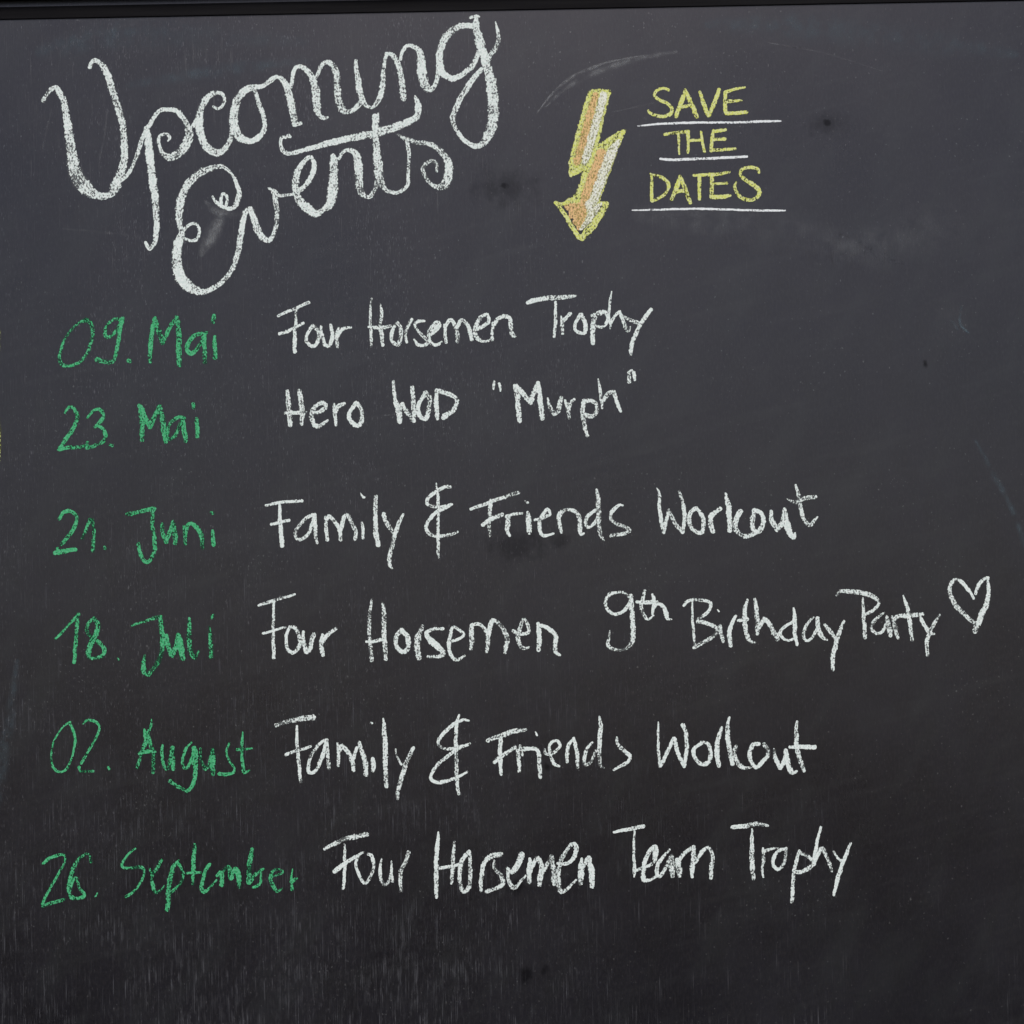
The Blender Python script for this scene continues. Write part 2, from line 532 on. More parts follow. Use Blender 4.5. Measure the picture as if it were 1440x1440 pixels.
word("word", [
    (A4, [
        "710,405,25 750,460,38 810,510,42 880,530,45 930,510,55 970,440,60 980,360,55 950,260,40 900,170,35 830,110,45 750,105,60 640,140,80 530,210,85 440,320,90 390,440,90 375,560,85 375,660,70 395,740,65 410,790,60",
        "430,830,35 490,855,35 550,840,40 580,780,38 560,700,35 510,680,35 450,710,35 420,750,40",
        "800,480,35 800,410,35 825,375,35 860,420,35 850,490,35",
        "400,790,60 370,850,95 355,950,105 350,1070,110 375,1190,120 440,1290,120 530,1350,100 620,1370,65 720,1335,55 820,1260,55 900,1160,55 950,1040,60 980,920,65 1000,780,65 1020,660,60 1045,570,60 1075,535,60",
        "1090,530,60 1125,610,70 1160,720,80 1210,810,75 1270,850,60 1320,810,50 1355,700,50 1365,590,55 1355,480,65 1335,390,50 1310,340,35 1280,322,26"]),
    (A6, [
        "140,905,30 190,930,42 230,970,40 300,970,35 380,960,30",
        "420,930,50 490,880,50 550,800,55 590,690,55 570,600,45 530,590,50 460,660,60 410,770,80 400,880,85 420,980,90 480,1070,95 560,1130,95 630,1150,82 680,1110,45",
        "780,570,60 790,640,90 785,760,100 780,880,110 770,980,110 740,1070,90 690,1110,60",
        "840,600,40 880,530,42 940,510,45 1010,550,75 1035,640,90 1040,760,95 1045,860,90 1070,950,75 1120,985,50 1170,970,50 1210,890,50 1225,820,50",
        "1205,170,70 1210,300,72 1215,420,72 1225,550,85 1240,680,105 1250,780,100 1275,860,75 1320,920,45 1370,940,38|1240,140,22 1235,230,30"]),
    (A8, [
        "190,930,42 260,945,40 330,920,42 385,860,40 390,760,40 395,640,42 395,520,45 375,430,45 330,380,40 285,357,22",
        "340,385,40 400,410,50 480,435,50 580,445,55 680,490,65 750,560,75 795,640,90 800,740,95 770,840,98 710,890,78 640,870,45 580,810,40 545,740,45 540,690,45 580,640,45 640,620,42 680,660,45 675,725,36"]),
    (A6, [
        "345,378,45 325,368,45",
        "300,385,35 260,392,38 252,460,40 280,530,50 350,545,50 450,520,48 600,480,60 780,430,72 960,390,75 1120,360,85 1200,345,90 1300,312,98 1400,285,92 1500,245,80 1580,205,72 1635,160,75 1645,80,75 1630,20,60 1608,-38,16"]),
], WHITE, title, "white chalk word Events with a long swash through its t", press=0.03)

# --- arrow and call-out
B1, B2, B3 = (760, 110, 7.2), (740, 190, 9.6), (890, 110, 1440 / 230)
bolt = empty("lightning_arrow", root)
bolt["label"] = "yellow outlined chalk lightning bolt ending in an arrowhead"
word("outline", [(B1, [
    "505,150,60 455,350,85 390,600,85 325,850,80 305,970,50",
    "530,130,50 610,132,50 695,138,50",
    "690,150,48 620,370,75 560,640,75 500,760,80",
    "305,985,40 400,915,85 490,850,100 540,790,100",
    "530,770,110 640,680,90 760,590,66 850,530,44",
    "840,540,56 760,700,70 690,900,75 620,1090,75 555,1260,80",
    "500,860,95 450,1000,80 400,1170,80 405,1240,60",
    "150,1260,40 230,1275,52 310,1240,66 390,1262,50",
    "590,170,150 520,420,160 440,680,160 380,900,110",
    "760,640,90 660,800,200 580,1000,190 500,1230,180"]),
    (B2, [
    "400,915,56 520,1070,66 620,1240,70 720,1390,70",
    "1085,945,80 980,1100,110 860,1260,130 750,1390,90",
    "960,920,60 1090,930,70",
    "780,940,420 760,1080,320 740,1220,160"])], YELLOW, bolt, press=0.04, even=True)
word("fill", [(B1, [
    "560,170,70 500,380,95 440,620,105 370,850,90",
    "620,770,130 575,900,130 500,1080,120 445,1250,110"]),
    (B2, ["545,965,70 555,1000,60|600,955,75 605,1100,70|655,950,80 665,1190,75|715,945,80 710,1260,70|775,945,80 755,1180,75|800,940,60 790,1090,60"])], ORANGE, bolt, "orange chalk fill of the bolt", press=0.05, even=True, lift=0.0006)
word("fill", [(B1, [
    "640,170,85 600,330,95 540,540,95 470,780,95 440,860,60",
    "790,640,50 725,740,110 660,900,115 600,1070,115 530,1250,110"]),
    (B2, ["1010,925,50 900,1050,120 810,1190,90 740,1270,50", "850,930,130 860,1060,100"])], PALE, bolt, "white chalk fill of the bolt", press=0.05, even=True, lift=0.0012)

callout = empty("callout", root)
callout["label"] = "yellow capitals SAVE THE DATES underlined in white"
word("word", [(B3, [
    "315,105,30 270,90,32 215,105,32 190,150,35 230,190,35 300,220,38 340,265,40 335,310,42 280,335,38 210,330,35 155,310,32 135,285,28",
    "460,100,30 435,190,48 400,280,52 380,335,46|460,100,30 500,190,50 535,270,52 565,345,42|425,255,35 525,235,35",
    "590,120,30 615,200,42 645,290,50 665,330,40|760,100,38 720,210,45 670,325,40",
    "815,120,40 810,200,38 815,300,42|810,125,38 890,100,32 985,80,22|825,205,40 900,200,35 960,195,22|820,310,38 910,308,40 1000,300,40"])],
    YELLOW, callout, "yellow chalk word SAVE", press=0.03, jitter=0.2, grow=1.0)
word("word", [(B3, [
    "280,495,32 380,480,38 485,470,45|400,490,30 405,580,26 408,670,20",
    "485,470,40 487,560,32 485,655,30|600,470,24 612,560,30 630,645,34|490,550,32 600,545,32",
    "710,460,32 695,540,36 690,640,38|710,470,35 815,455,35|700,540,40 810,535,35|690,635,36 790,630,34 900,622,28"])],
    YELLOW, callout, "yellow chalk word THE", press=0.03, jitter=0.2, grow=1.0)
word("word", [(B3, [
    "165,850,28 165,950,36 165,1080,36|155,845,30 240,865,35 300,910,40 315,960,38 270,1030,36 170,1085,30",
    "415,865,35 390,950,50 340,1070,38|415,865,35 455,960,50 505,1095,46|385,1000,40 465,990,40",
    "535,855,30 680,850,40|585,865,38 585,960,38 585,1065,38",
    "690,850,45 695,940,45 690,1045,45|680,850,38 760,845,38 850,825,28|715,930,28 830,925,30|690,1045,45 780,1045,45 855,1035,36",
    "1110,830,32 1100,800,35 1040,785,36 965,800,38 945,845,35 985,890,40 1060,940,48 1110,990,50 1100,1040,45 1040,1075,38 960,1055,40 910,1000,38 895,950,32 910,915,18"])],
    YELLOW, callout, "yellow chalk word DATES", press=0.03, jitter=0.2, grow=1.0)
for s in ("45,422,14 200,405,22 400,395,24 640,390,24 900,390,24 1150,380,26 1300,378,18",
          "240,710,22 330,718,28 500,712,28 700,705,28 1005,690,26",
          "-6,1163,12 200,1158,20 400,1152,22 600,1150,22 800,1155,22 1050,1163,22 1200,1165,24 1340,1165,16"):
    word("underline", [(B3, [s])], WHITE_LINE, callout, press=0.06, jitter=0.2, grow=1.0)

# --- dates
G = 1440 / 260
DATES = [
    ("09. Mai", [
        [((70, 430, G), [
            "290,110,40 220,140,25 150,210,22 100,300,26 75,400,30 95,455,35 150,470,28 230,440,26 290,370,28 325,270,32 335,190,35 310,125,40 280,110,45",
            "555,105,30 490,110,28 445,160,28 430,225,35 465,245,30 520,190,30 570,100,30|570,95,30 550,180,32 535,280,34 515,370,32 490,435,32 430,435,40 370,420,45",
            "612,425,32 622,432,36"])],
        [((70, 430, G), [
            "815,100,28 800,180,38 785,320,40 782,440,34|820,95,30 845,190,48 880,290,40|880,285,40 930,180,36 990,90,36|990,90,36 1005,200,48 1005,330,48 1010,460,45",
            "1225,210,25 1140,225,35 1085,280,38 1070,340,40 1105,370,38 1160,320,32 1210,215,32|1205,220,32 1205,320,38 1210,440,36",
            "1285,240,25 1285,310,38 1290,405,38|1278,78,36 1272,128,34"])]]),
    ("23. Mai", [
        [((70, 550, G), [
            "120,170,20 150,125,25 190,135,32 215,200,36 190,280,36 130,370,36 70,455,34|75,455,28 150,440,34 230,435,34 290,425,30",
            "295,205,22 340,155,26 390,145,30 420,190,34 390,240,34 355,280,26|365,265,28 410,290,34 435,350,36 405,400,30 340,430,30 290,440,35|292,400,25 292,440,30",
            "472,420,30 486,425,30"])],
        [((70, 550, G), [
            "695,110,32 715,180,44 720,280,42 718,380,38|710,120,35 745,210,45 780,280,40|780,275,45 820,190,45 855,120,36|855,120,40 875,200,50 890,300,55 905,395,42",
            "1050,210,30 1000,205,32 940,250,30 915,320,35 925,375,34 970,350,34 1010,280,38 1035,210,38|1035,210,40 1045,300,42 1062,390,38",
            "1145,215,36 1148,280,38 1152,355,34|1118,98,32 1122,128,32"])]]),
    ("21. Juni", [
        [((70, 700, G), [
            "75,165,28 105,115,32 160,105,34 205,140,32 205,200,34 160,280,34 90,365,32|40,430,38 110,415,42 200,405,34|60,395,28 80,418,28",
            "255,315,26 285,240,30 315,170,34|330,175,36 345,270,32 335,410,34",
            "428,382,24 433,395,26"])],
        [((70, 700, G), [
            "605,130,38 690,110,38 815,85,42|805,85,38 798,200,34 815,320,38 815,420,36 775,490,36 735,490,34 700,420,34 690,355,28",
            "875,205,28 880,270,36 905,345,38|905,345,36 945,240,34 960,180,24|965,200,34 975,280,44 978,355,36",
            "1045,225,28 1055,300,34 1055,360,32|1055,300,30 1075,215,34 1110,200,34 1160,250,42 1185,310,42 1190,390,36",
            "1268,258,26 1272,310,34 1275,370,34|1258,116,26 1270,120,28"])]]),
    ("18. Juli", [
        [((70, 850, G), [
            "45,270,20 120,190,24 225,75,28|220,75,26 210,200,34 200,320,34 190,450,32",
            "345,105,25 300,150,30 290,210,34 330,260,36 390,300,34 425,350,38 405,400,34 330,420,30|345,110,35 375,160,44 365,220,44 325,300,48 300,370,50 305,410,42",
            "530,420,16 536,430,16"])],
        [((70, 850, G), [
            "640,165,20 740,130,24 860,95,34|862,95,36 870,180,44 878,280,42 870,380,42 830,470,42 770,545,40|770,550,36 735,530,45 732,460,38 738,400,22",
            "910,240,30 920,310,42 950,400,42|950,400,42 985,320,40 1000,235,34|1005,240,40 1020,320,55 1035,420,44",
            "1088,105,24 1085,200,40 1085,300,44 1105,380,48 1130,415,36 1160,365,20",
            "1245,175,16 1250,240,32 1255,320,38 1258,408,38|1272,85,28 1262,105,30"])]]),
    ("02. August", [
        [((60, 1000, 9), [
            "345,140,38 270,190,24 190,290,24 130,420,26 110,550,28 120,680,36 180,755,36 250,765,36 310,720,34 360,610,32 400,470,32 410,340,36 390,250,38 345,160,36",
            "515,155,36 560,115,36 640,120,42 700,160,36 715,240,34 660,370,36 570,520,40 490,660,46|465,710,45 480,760,36 560,755,36 640,760,40",
            "832,708,38 842,728,40"])],
        [((180, 1000, 1440 / 190), [
            "175,195,30 190,260,50 190,330,55 150,430,42 100,600,45|250,85,10 245,150,30 215,240,45 235,340,48 270,450,50 268,655,45|125,450,48 210,430,45 290,435,38",
            "370,360,28 360,440,38 375,540,38 400,610,40 430,600,40 455,500,40 470,400,50|475,390,50 470,500,70 482,620,45",
            "675,335,22 620,400,34 585,500,36 590,590,36 630,600,36 680,520,40 710,400,50|710,395,60 715,500,80 720,620,55 710,720,50 670,820,42 630,855,40|630,855,40 540,810,45 450,745,48",
            "770,400,28 780,520,38 820,620,42|820,625,40 870,560,50 900,420,50|905,405,40 900,540,75 905,675,48",
            "1080,340,24 1050,430,28 1070,510,30 1130,600,32 1120,655,36 1050,675,42 970,665,46",
            "1222,220,14 1218,330,34 1215,450,36 1225,580,42 1240,650,42 1295,635,22|1165,410,38 1240,405,30 1320,395,20"])]]),
    ("26. September", [
        [((45, 1180, 7.2), [
            "110,250,32 180,195,38 270,160,34 330,165,28 330,230,26 280,330,28 200,470,30 130,600,32 105,660,34|110,680,40 200,645,40 330,610,36",
            "600,230,32 570,150,24 510,170,34 440,250,44 395,370,52 375,480,48 385,570,48 440,600,42 510,590,40 530,555,38 480,490,34 450,390,32 410,430,34 390,500,30",
            "640,585,18 662,552,24"])],
        [((45, 1180, 7.2), [
            "1045,95,22 970,160,24 910,250,30 940,295,32 1040,285,36 1110,285,40 1135,330,30 1110,420,28 1030,530,28 950,580,34",
            "1195,300,24 1220,345,36 1270,290,44 1310,215,40|1215,350,40 1220,440,40 1240,530,40 1275,540,32 1340,470,14"]),
         ((230, 1180, 7.2), [
            "150,220,30 100,280,50 70,390,58 50,520,54 45,640,54 38,715,52|145,230,40 180,300,34 200,370,34 160,460,34 80,535,34",
            "318,55,36 305,180,46 300,320,44 295,460,28|240,345,28 310,340,32 380,335,28",
            "470,255,38 430,300,38 405,390,40 385,480,45 410,535,42 470,490,30 540,410,24",
            "540,370,30 585,335,48 590,465,48|590,340,36 660,280,50 680,400,55|690,390,50 730,300,50 765,390,58 765,480,46",
            "900,100,38 875,220,58 865,340,60 865,435,60|870,440,50 940,350,40 1010,298,24|985,310,28 990,390,30 970,460,38 910,488,28",
            "1080,380,28 1150,365,28 1210,330,28 1170,305,30 1110,320,34 1085,390,44 1110,480,52 1150,530,36 1200,500,18",
            "1305,300,10 1295,390,26 1300,510,38|1300,430,56 1350,395,22"])]]),
]
for text, words in DATES:
    d = empty("date", root)
    d["label"] = "green chalk date " + text
    for part, pieces in zip(text.split(), words):
        word("day" if part[0].isdigit() else "month", pieces, GREEN, d, "green chalk " + part, press=0.0, grow=1.11)

# --- events
W1, W2, W3 = (380, 410, 7.2), (560, 410, 7.2), (730, 400, 7.2)
W4, W5 = (390, 515, 1440 / 280), (670, 515, 6)
W6, W7, W8, W9 = (370, 670, 1440 / 220), (580, 670, 7.2), (730, 670, 7.2), (910, 670, 1440 / 260)
W10, W11, W12, W13, W14 = (350, 820, 6), (580, 830, 6), (830, 810, 7.2), (960, 820, 6), (1160, 800, 5.76)
W15, W16, W17, W18 = (380, 990, 1440 / 220), (590, 990, 7.2), (730, 1000, 7.2), (910, 1000, 5.76)
W19, W20, W21, W22 = (440, 1160, 7.2), (600, 1160, 5.76), (850, 1150, 7.2), (1010, 1140, 7.2)
EVENTS = [
    [("Four", [(W1, [
        "80,245,30 200,195,34 390,112,38|262,190,26 260,300,32 250,420,40 248,610,46|95,430,36 190,395,40 335,320,32",
        "430,345,40 375,430,36 370,510,38 430,555,38 480,510,44 490,420,44 440,350,44",
        "515,350,26 525,430,36 550,530,40|550,540,40 600,545,45 630,450,45 612,335,34",
        "690,370,24 675,450,42 680,565,32|680,450,42 730,385,38 815,360,30"])]),
     ("Horsemen", [(W1, [
        "1025,70,20 1015,180,30 1015,330,34 1025,450,40 1020,555,24|1115,130,14 1130,210,36 1115,330,44 1130,450,46 1140,545,38|995,360,30 1110,365,40 1220,350,38",
        "1285,315,40 1235,400,40 1230,490,40 1290,540,45 1320,470,45 1325,380,45 1290,320,40"]),
        (W2, [
        "140,280,34 90,370,38 75,450,32 85,515,30",
        "265,300,26 200,305,38 165,340,34 200,400,32 270,470,38 300,510,40 260,545,38 200,540,38 160,485,22",
        "310,440,38 380,395,40 420,340,40 390,310,40 340,360,45 310,430,48 325,510,42 380,540,38 440,510,24|350,390,40 410,345,44",
        "470,335,36 475,420,38 485,515,34|480,350,36 530,285,40 580,360,44 600,450,52 600,510,44|595,370,42 640,285,40 700,340,44 730,420,46 745,485,40",
        "790,390,30 860,350,46 920,300,42 900,235,42 840,260,48 790,340,50 780,430,52 820,490,44 890,505,32 960,480,28",
        "960,320,36 955,400,38 950,490,34|955,360,40 1010,280,48 1070,245,42|1070,245,42 1130,270,48 1140,360,50 1160,445,46 1190,450,26"])]),
     ("Trophy", [(W3, [
        "85,185,46 200,150,54 350,135,58 500,125,48 580,115,20|368,175,28 370,300,34 365,420,38 352,530,28",
        "425,320,16 435,400,42 440,495,36|440,370,42 520,295,38",
        "620,305,44 575,390,38 570,460,40 630,495,40 670,480,46 665,380,50 630,305,44",
        "740,315,36 820,290,56|775,310,50 750,400,56 745,490,56 745,595,48|800,290,50 860,280,46 900,330,42 880,400,38 830,435,38 790,420,34",
        "935,70,12 920,180,28 910,300,28 925,440,30|920,400,34 970,320,36 1020,275,34|1020,280,34 1055,380,42 1100,470,40 1125,430,18",
        "1045,320,22 1130,360,42 1220,395,46|1335,255,42 1270,340,48 1210,440,46 1150,580,48 1130,670,44 1135,718,16"])])],
    [("Hero", [(W4, [
        "75,180,32 80,260,40 88,350,42 95,425,38|160,180,38 172,260,42 180,350,42 178,420,26|55,340,24 130,335,34 210,335,22",
        "250,340,28 310,325,34 350,295,34 330,265,34 275,290,36 250,345,38 260,410,36 300,435,34 365,390,16",
        "410,275,20 415,350,30 425,425,24|420,330,34 440,290,36 485,270,28",
        "570,265,34 525,330,32 525,390,34 580,430,36 610,390,36 605,310,36 570,265,34"])]),
     ("WOD", [(W4, [
        "838,110,22 850,220,34 875,330,42 885,405,34|885,400,36 890,300,40 905,275,40|905,280,36 945,340,40 985,390,38|988,395,36 985,280,38 975,150,32",
        "1075,190,36 1025,270,32 1020,340,36 1070,380,38 1095,320,40 1100,230,40 1070,190,36",
        "1150,180,30 1150,280,36 1158,380,32|1150,175,34 1210,190,38 1270,215,38 1300,250,38 1270,320,38 1200,370,46"])]),
     ("Murph in quotation marks", [(W5, [
        "150,125,16 146,160,24 145,192,20|190,145,22 200,180,26 203,212,14",
        "325,165,38 345,260,50 355,360,50 365,465,42|335,165,40 400,240,46 460,310,44|455,310,45 490,210,48 518,140,40|520,140,40 535,260,46 545,360,50 555,440,46",
        "600,270,16 620,340,36 655,400,44|655,400,44 690,380,40 700,320,46 715,270,42",
        "750,285,22 770,360,40 785,435,34|775,370,38 795,310,36 825,278,28",
        "910,290,40 895,370,42 905,470,44 935,585,30|900,310,40 950,290,38 1010,320,40 1015,380,40 970,425,42 915,410,40",
        "1028,105,10 1040,190,28 1055,290,30 1060,355,20|1065,300,36 1110,230,42 1160,215,38|1155,215,36 1185,300,36 1215,380,30",
        "1285,55,38 1288,132,38|1325,50,32 1335,115,26|1285,48,22 1310,32,18"])])],
    [("Family", [(W6, [
        "25,268,26 120,245,30 250,230,32 360,225,32|152,250,26 155,370,38 165,500,40 175,640,44|75,440,32 160,420,34 240,405,32",
        "460,350,36 390,390,36 320,470,34 295,540,34 330,580,34 400,550,36 450,450,38 475,350,36|470,350,40 480,450,42 485,550,36 500,615,28",
        "575,375,30 580,470,38 590,585,34|585,400,36 610,370,44 660,420,38 700,480,42 715,585,38|710,500,40 740,400,44 770,355,40 820,430,42 855,520,40 845,580,34",
        "910,425,22 920,490,32 920,570,26|898,150,6 918,185,28 930,193,28",
        "1038,185,40 1035,300,44 1035,430,46 1040,540,54 1060,630,46",
        "1110,340,36 1130,420,48 1190,500,44 1210,530,40|1290,350,26 1240,450,42 1205,570,42 1175,690,44 1160,790,46 1190,848,20"])]),
     ("&", [(W7, [
        "385,108,40 320,110,40 230,160,40 160,220,40 150,275,38 200,300,36 290,310,34 400,280,24|390,285,38 300,330,46 210,390,40 145,480,40 140,540,42 200,595,42 290,605,40 380,590,38 455,560,28|240,70,14 255,180,32 262,330,34 260,480,36 260,620,36 260,760,34 268,830,18"])]),
     ("Friends", [(W7, [
        "590,330,32 720,285,40 880,225,42 1070,163,48|795,245,46 785,350,46 775,470,46 785,605,28|710,490,38 800,430,50 910,385,48",
        "965,410,62 965,480,60 960,540,50 985,598,34|960,400,28 1030,380,34 1110,375,30",
        "1165,365,38 1178,450,60 1182,570,52|1138,245,8 1165,265,32",
        "1240,440,28 1300,430,44 1360,400,34 1395,380,34 1365,330,34 1320,390,42 1290,460,48 1290,550,42 1330,600,36 1430,575,22"]),
        (W8, [
        "420,350,34 400,430,46 430,565,32|405,420,40 450,345,36 520,335,38 590,380,46 620,460,54 615,550,48 630,588,36 660,575,18",
        "770,340,34 700,400,40 670,470,40 700,515,38 760,480,38 790,420,34|785,130,24 800,230,50 805,360,60 805,480,56 825,590,44 860,645,20",
        "1050,295,22 1010,290,32 940,360,44 925,420,38 970,470,34 1060,510,44 1120,545,42 1070,575,40 935,600,50"])]),
     ("Workout", [(W9, [
        "75,90,6 95,130,26 95,240,30 110,340,34 128,435,30|130,430,32 150,340,32 170,260,28|170,265,28 210,350,34 270,430,34|275,435,30 290,350,34 285,230,34 250,115,22",
        "375,250,34 335,290,40 330,370,38 380,430,34 430,430,38 440,350,38 420,290,34 380,245,28",
        "570,250,34 500,310,44 495,370,44 515,430,38",
        "610,135,24 630,210,44 640,310,44 645,425,38|730,270,44 690,340,46 690,410,46 730,455,36 780,465,42 840,440,36",
        "835,260,34 820,340,44 825,410,36 870,430,44 905,360,40 890,290,38 845,265,32",
        "965,270,26 970,340,42 1010,410,44|1010,415,40 1060,350,50 1070,255,34|1070,260,36 1080,350,62 1110,440,48 1145,475,34 1150,440,18",
        "1158,65,18 1180,160,36 1205,290,36 1240,360,36 1275,375,40 1325,315,18|1092,175,8 1150,200,36 1230,170,38 1310,160,36"])])],
    [("Four", [(W10, [
        "80,190,24 200,150,32 390,95,20|210,160,22 208,300,28 205,450,32 212,630,34|120,425,28 210,400,24 310,370,20",
        "345,370,32 315,450,30 325,550,34 370,585,34 425,540,36 425,450,36 390,380,40 350,365,34",
        "460,410,28 460,490,36 485,580,38|490,585,38 515,560,36 530,490,44 550,430,38",
        "620,435,28 610,520,40 625,610,36|625,490,40 670,430,36 735,385,32"])]),
     ("Horsemen", [(W10, [
        "1038,140,20 1020,250,32 1015,400,34 1025,520,38 1035,650,40|1130,170,28 1140,280,44 1140,420,46 1150,550,46 1155,640,36|990,495,22 1060,490,32 1130,475,34",
        "1290,395,40 1245,450,42 1245,530,40 1300,580,42 1345,540,46 1340,460,48 1290,395,42"]),
        (W11, [
        "85,305,38 45,400,58 40,490,58 55,568,54",
        "258,325,28 190,325,30 120,360,38 150,420,56 220,480,58 260,530,48 220,560,34 130,560,30",
        "300,440,26 380,415,28 435,375,28 390,335,28 340,315,32 315,400,34 310,500,34 345,575,34 385,585,30 440,550,20",
        "500,295,42 500,400,46 495,495,36|510,290,36 570,290,32 620,340,38 640,420,46 625,515,34|640,390,42 660,290,44 690,250,36 760,320,40 800,410,46 780,525,36",
        "850,340,34 900,370,34 980,355,34 970,290,34 940,245,32 905,320,38 890,400,44 910,470,38 950,490,30 985,480,20",
        "1060,280,32 1070,370,46 1065,505,40|1075,295,34 1140,320,38 1205,375,42 1205,460,42 1205,520,38 1245,545,22"])]),
     ("9th", [(W12, [
        "395,210,30 340,170,30 270,165,32 190,190,44 155,260,40 170,330,38 230,385,38 290,380,36 360,330,40 400,270,34|410,195,44 420,330,56 430,470,56 435,600,56 425,670,52 360,735,34 280,750,32 210,730,44 180,690,40 185,640,34 200,555,12",
        "555,150,32 530,240,40 515,310,42 545,400,40 590,435,34 640,400,22|470,260,32 560,270,44 670,260,42",
        "630,185,28 645,230,38 635,320,34 630,385,24|640,330,30 680,285,34 740,310,44 770,390,52 785,435,38 825,440,14"])]),
     ("Birthday", [(W13, [
        "10,190,24 50,150,32 130,140,32 210,155,34 240,180,30 215,240,30 130,310,34|125,325,36 210,340,38 285,380,38 280,430,34 190,490,38 95,545,32|82,165,16 82,300,24 95,430,26 105,530,26",
        "315,360,32 325,430,38 340,495,32|295,225,12 305,240,16",
        "450,275,24 410,350,38 395,430,40 405,530,36",
        "545,140,22 525,230,42 525,340,44 540,430,44 570,490,36 610,505,20|470,315,32 545,305,36",
        "610,135,26 620,230,42 630,330,44 630,425,38|640,380,36 690,300,42|690,300,42 740,360,44 790,450,48 798,475,44",
        "925,330,28 860,370,30 820,420,32 850,470,28 900,485,26 930,470,24|935,210,18 945,300,40 945,420,38 965,520,24|750,430,10 830,430,10",
        "1100,290,24 1040,360,30 1020,440,30 1045,485,28 1090,460,28 1135,390,30|1135,295,38 1145,370,42 1170,450,40 1220,480,20",
        "1200,350,28 1240,400,40 1285,465,38|1360,320,22 1320,420,40 1285,540,42 1265,640,42 1268,735,30"])]),
     ("Party", [(W14, [
        "95,215,22 130,180,32 220,185,44 310,195,44 390,225,44 435,270,28 400,330,30 320,370,30|308,235,16 310,330,28 318,440,36 325,555,38",
        "480,355,16 410,410,32 375,470,32 410,520,30 460,510,30 495,450,26|500,385,26 515,460,50 530,540,42",
        "545,385,20 565,460,40 590,560,30|560,410,36 600,380,36 680,380,40 790,365,34",
        "635,215,14 665,310,36 685,420,38 705,575,32",
        "775,385,26 800,450,36 850,515,36 885,525,18|930,370,18 880,450,36 835,550,38 825,620,36 830,700,32"])]),
     ("heart", [(W14, [
        "1205,240,18 1160,165,34 1105,105,34 1060,85,26 1020,125,34 1010,190,40 1050,280,44 1120,360,40 1200,430,40|1220,200,28 1250,120,34 1310,70,26|1320,70,24 1325,180,34 1310,280,46 1260,390,52 1215,505,50"])])],
    [("Family", [(W15, [
        "55,195,42 200,150,50 395,122,62|248,200,22 245,320,32 258,480,38 280,715,34|145,465,32 230,435,32 375,390,28",
        "510,330,34 430,390,34 365,510,34 350,610,38 385,635,38 440,580,38 490,450,40 520,330,34|515,330,36 530,450,40 540,595,38",
        "620,360,22 630,470,38 625,570,30|640,420,46 665,385,46 720,450,44 760,540,44 765,610,34|765,500,36 800,400,32|820,355,38 850,450,46 880,560,54 880,650,42",
        "945,500,38 950,560,50 945,615,36|924,172,20 938,178,22",
        "1042,135,18 1050,240,46 1060,400,50 1060,560,52 1070,760,40",
        "1155,415,16 1165,480,22 1210,555,24|1320,400,34 1260,520,48 1215,660,50 1180,780,42 1172,875,30"])]),
     ("&", [(W16, [
        "500,170,24 440,160,30 370,190,40 280,260,44 200,350,42 190,410,36 250,450,36 340,450,34 430,430,42 510,400,26|400,450,36 320,500,40 220,580,40 140,670,40 115,750,40 160,790,40 250,785,42 350,755,34 480,690,26|400,110,22 375,210,40 368,350,44 370,500,46 375,640,46 378,780,44 395,910,36"])]),
     ("Friends", [(W16, [
        "690,370,42 820,320,54 960,275,58 1070,260,36|822,345,46 815,450,46 818,570,44 825,715,36|755,590,46 840,520,48 970,440,42",
        "990,470,40 1005,560,44 1008,685,38|1020,420,38 1040,520,26",
        "1020,460,44 1100,450,44 1180,460,40 1210,520,44 1212,620,46 1225,740,44|1175,287,20 1190,318,24",
        "1265,460,24 1280,505,34 1350,495,34 1420,430,34 1400,375,34 1350,375,32 1315,430,34 1330,530,38 1370,610,40 1415,630,24"]),
        (W17, [
        "555,270,24 500,350,40 485,440,46 488,515,34|550,275,34 580,380,42 590,480,44 592,570,34",
        "740,315,22 690,380,38 660,470,40 670,540,38 720,520,34 780,400,34|815,55,26 825,160,48 815,300,48 812,450,46 825,550,40 860,575,20",
        "988,265,22 1000,330,40 1070,410,46 1120,450,44 1110,500,38 1040,550,38 955,595,24"])]),
     ("Workout", [(W18, [
        "90,88,12 90,200,22 92,330,26 105,450,30|110,440,32 160,340,32 215,220,34|220,220,34 250,340,38 300,450,30|300,440,34 320,310,34 315,190,34 290,110,38",
        "440,260,28 385,300,32 380,360,34 430,425,34 490,420,38 515,340,36 490,265,34 440,250,26",
        "605,135,30 575,220,40 565,320,44 580,445,38",
        "665,50,18 650,150,40 660,270,42 690,425,40|720,285,36 705,350,42 740,430,42 790,460,36 835,455,18",
        "905,265,32 860,270,36 830,340,38 850,420,34 890,455,32 950,390,36 985,330,38 945,268,38",
        "1028,310,24 1040,380,38 1075,460,40|1080,460,38 1115,390,42 1125,315,34|1125,320,36 1140,420,46 1175,500,42 1215,485,18",
        "1212,85,22 1208,200,40 1215,320,40 1245,410,40 1270,480,34|1155,290,28 1250,290,38 1355,290,40"])])],
    [("Four", [(W19, [
        "115,245,34 220,190,48 350,135,54 545,97,56|322,195,20 322,320,34 322,450,36 308,645,34|220,470,52 310,400,46 400,340,40 515,275,22",
        "460,310,28 435,400,30 470,510,36 525,590,36 585,520,36 615,420,36 600,320,44 560,298,32",
        "700,340,18 680,430,34 690,550,38 725,610,36 770,570,34 795,450,28 795,365,18|800,440,24 805,575,32",
        "970,275,46 930,390,44 890,460,46 885,560,42 895,665,36"])]),
     ("Horsemen", [(W20, [
        "95,60,16 88,150,34 78,280,38 78,430,42 78,585,32|225,135,22 215,240,32 212,360,38 200,475,26|95,350,26 200,335,30 290,310,26",
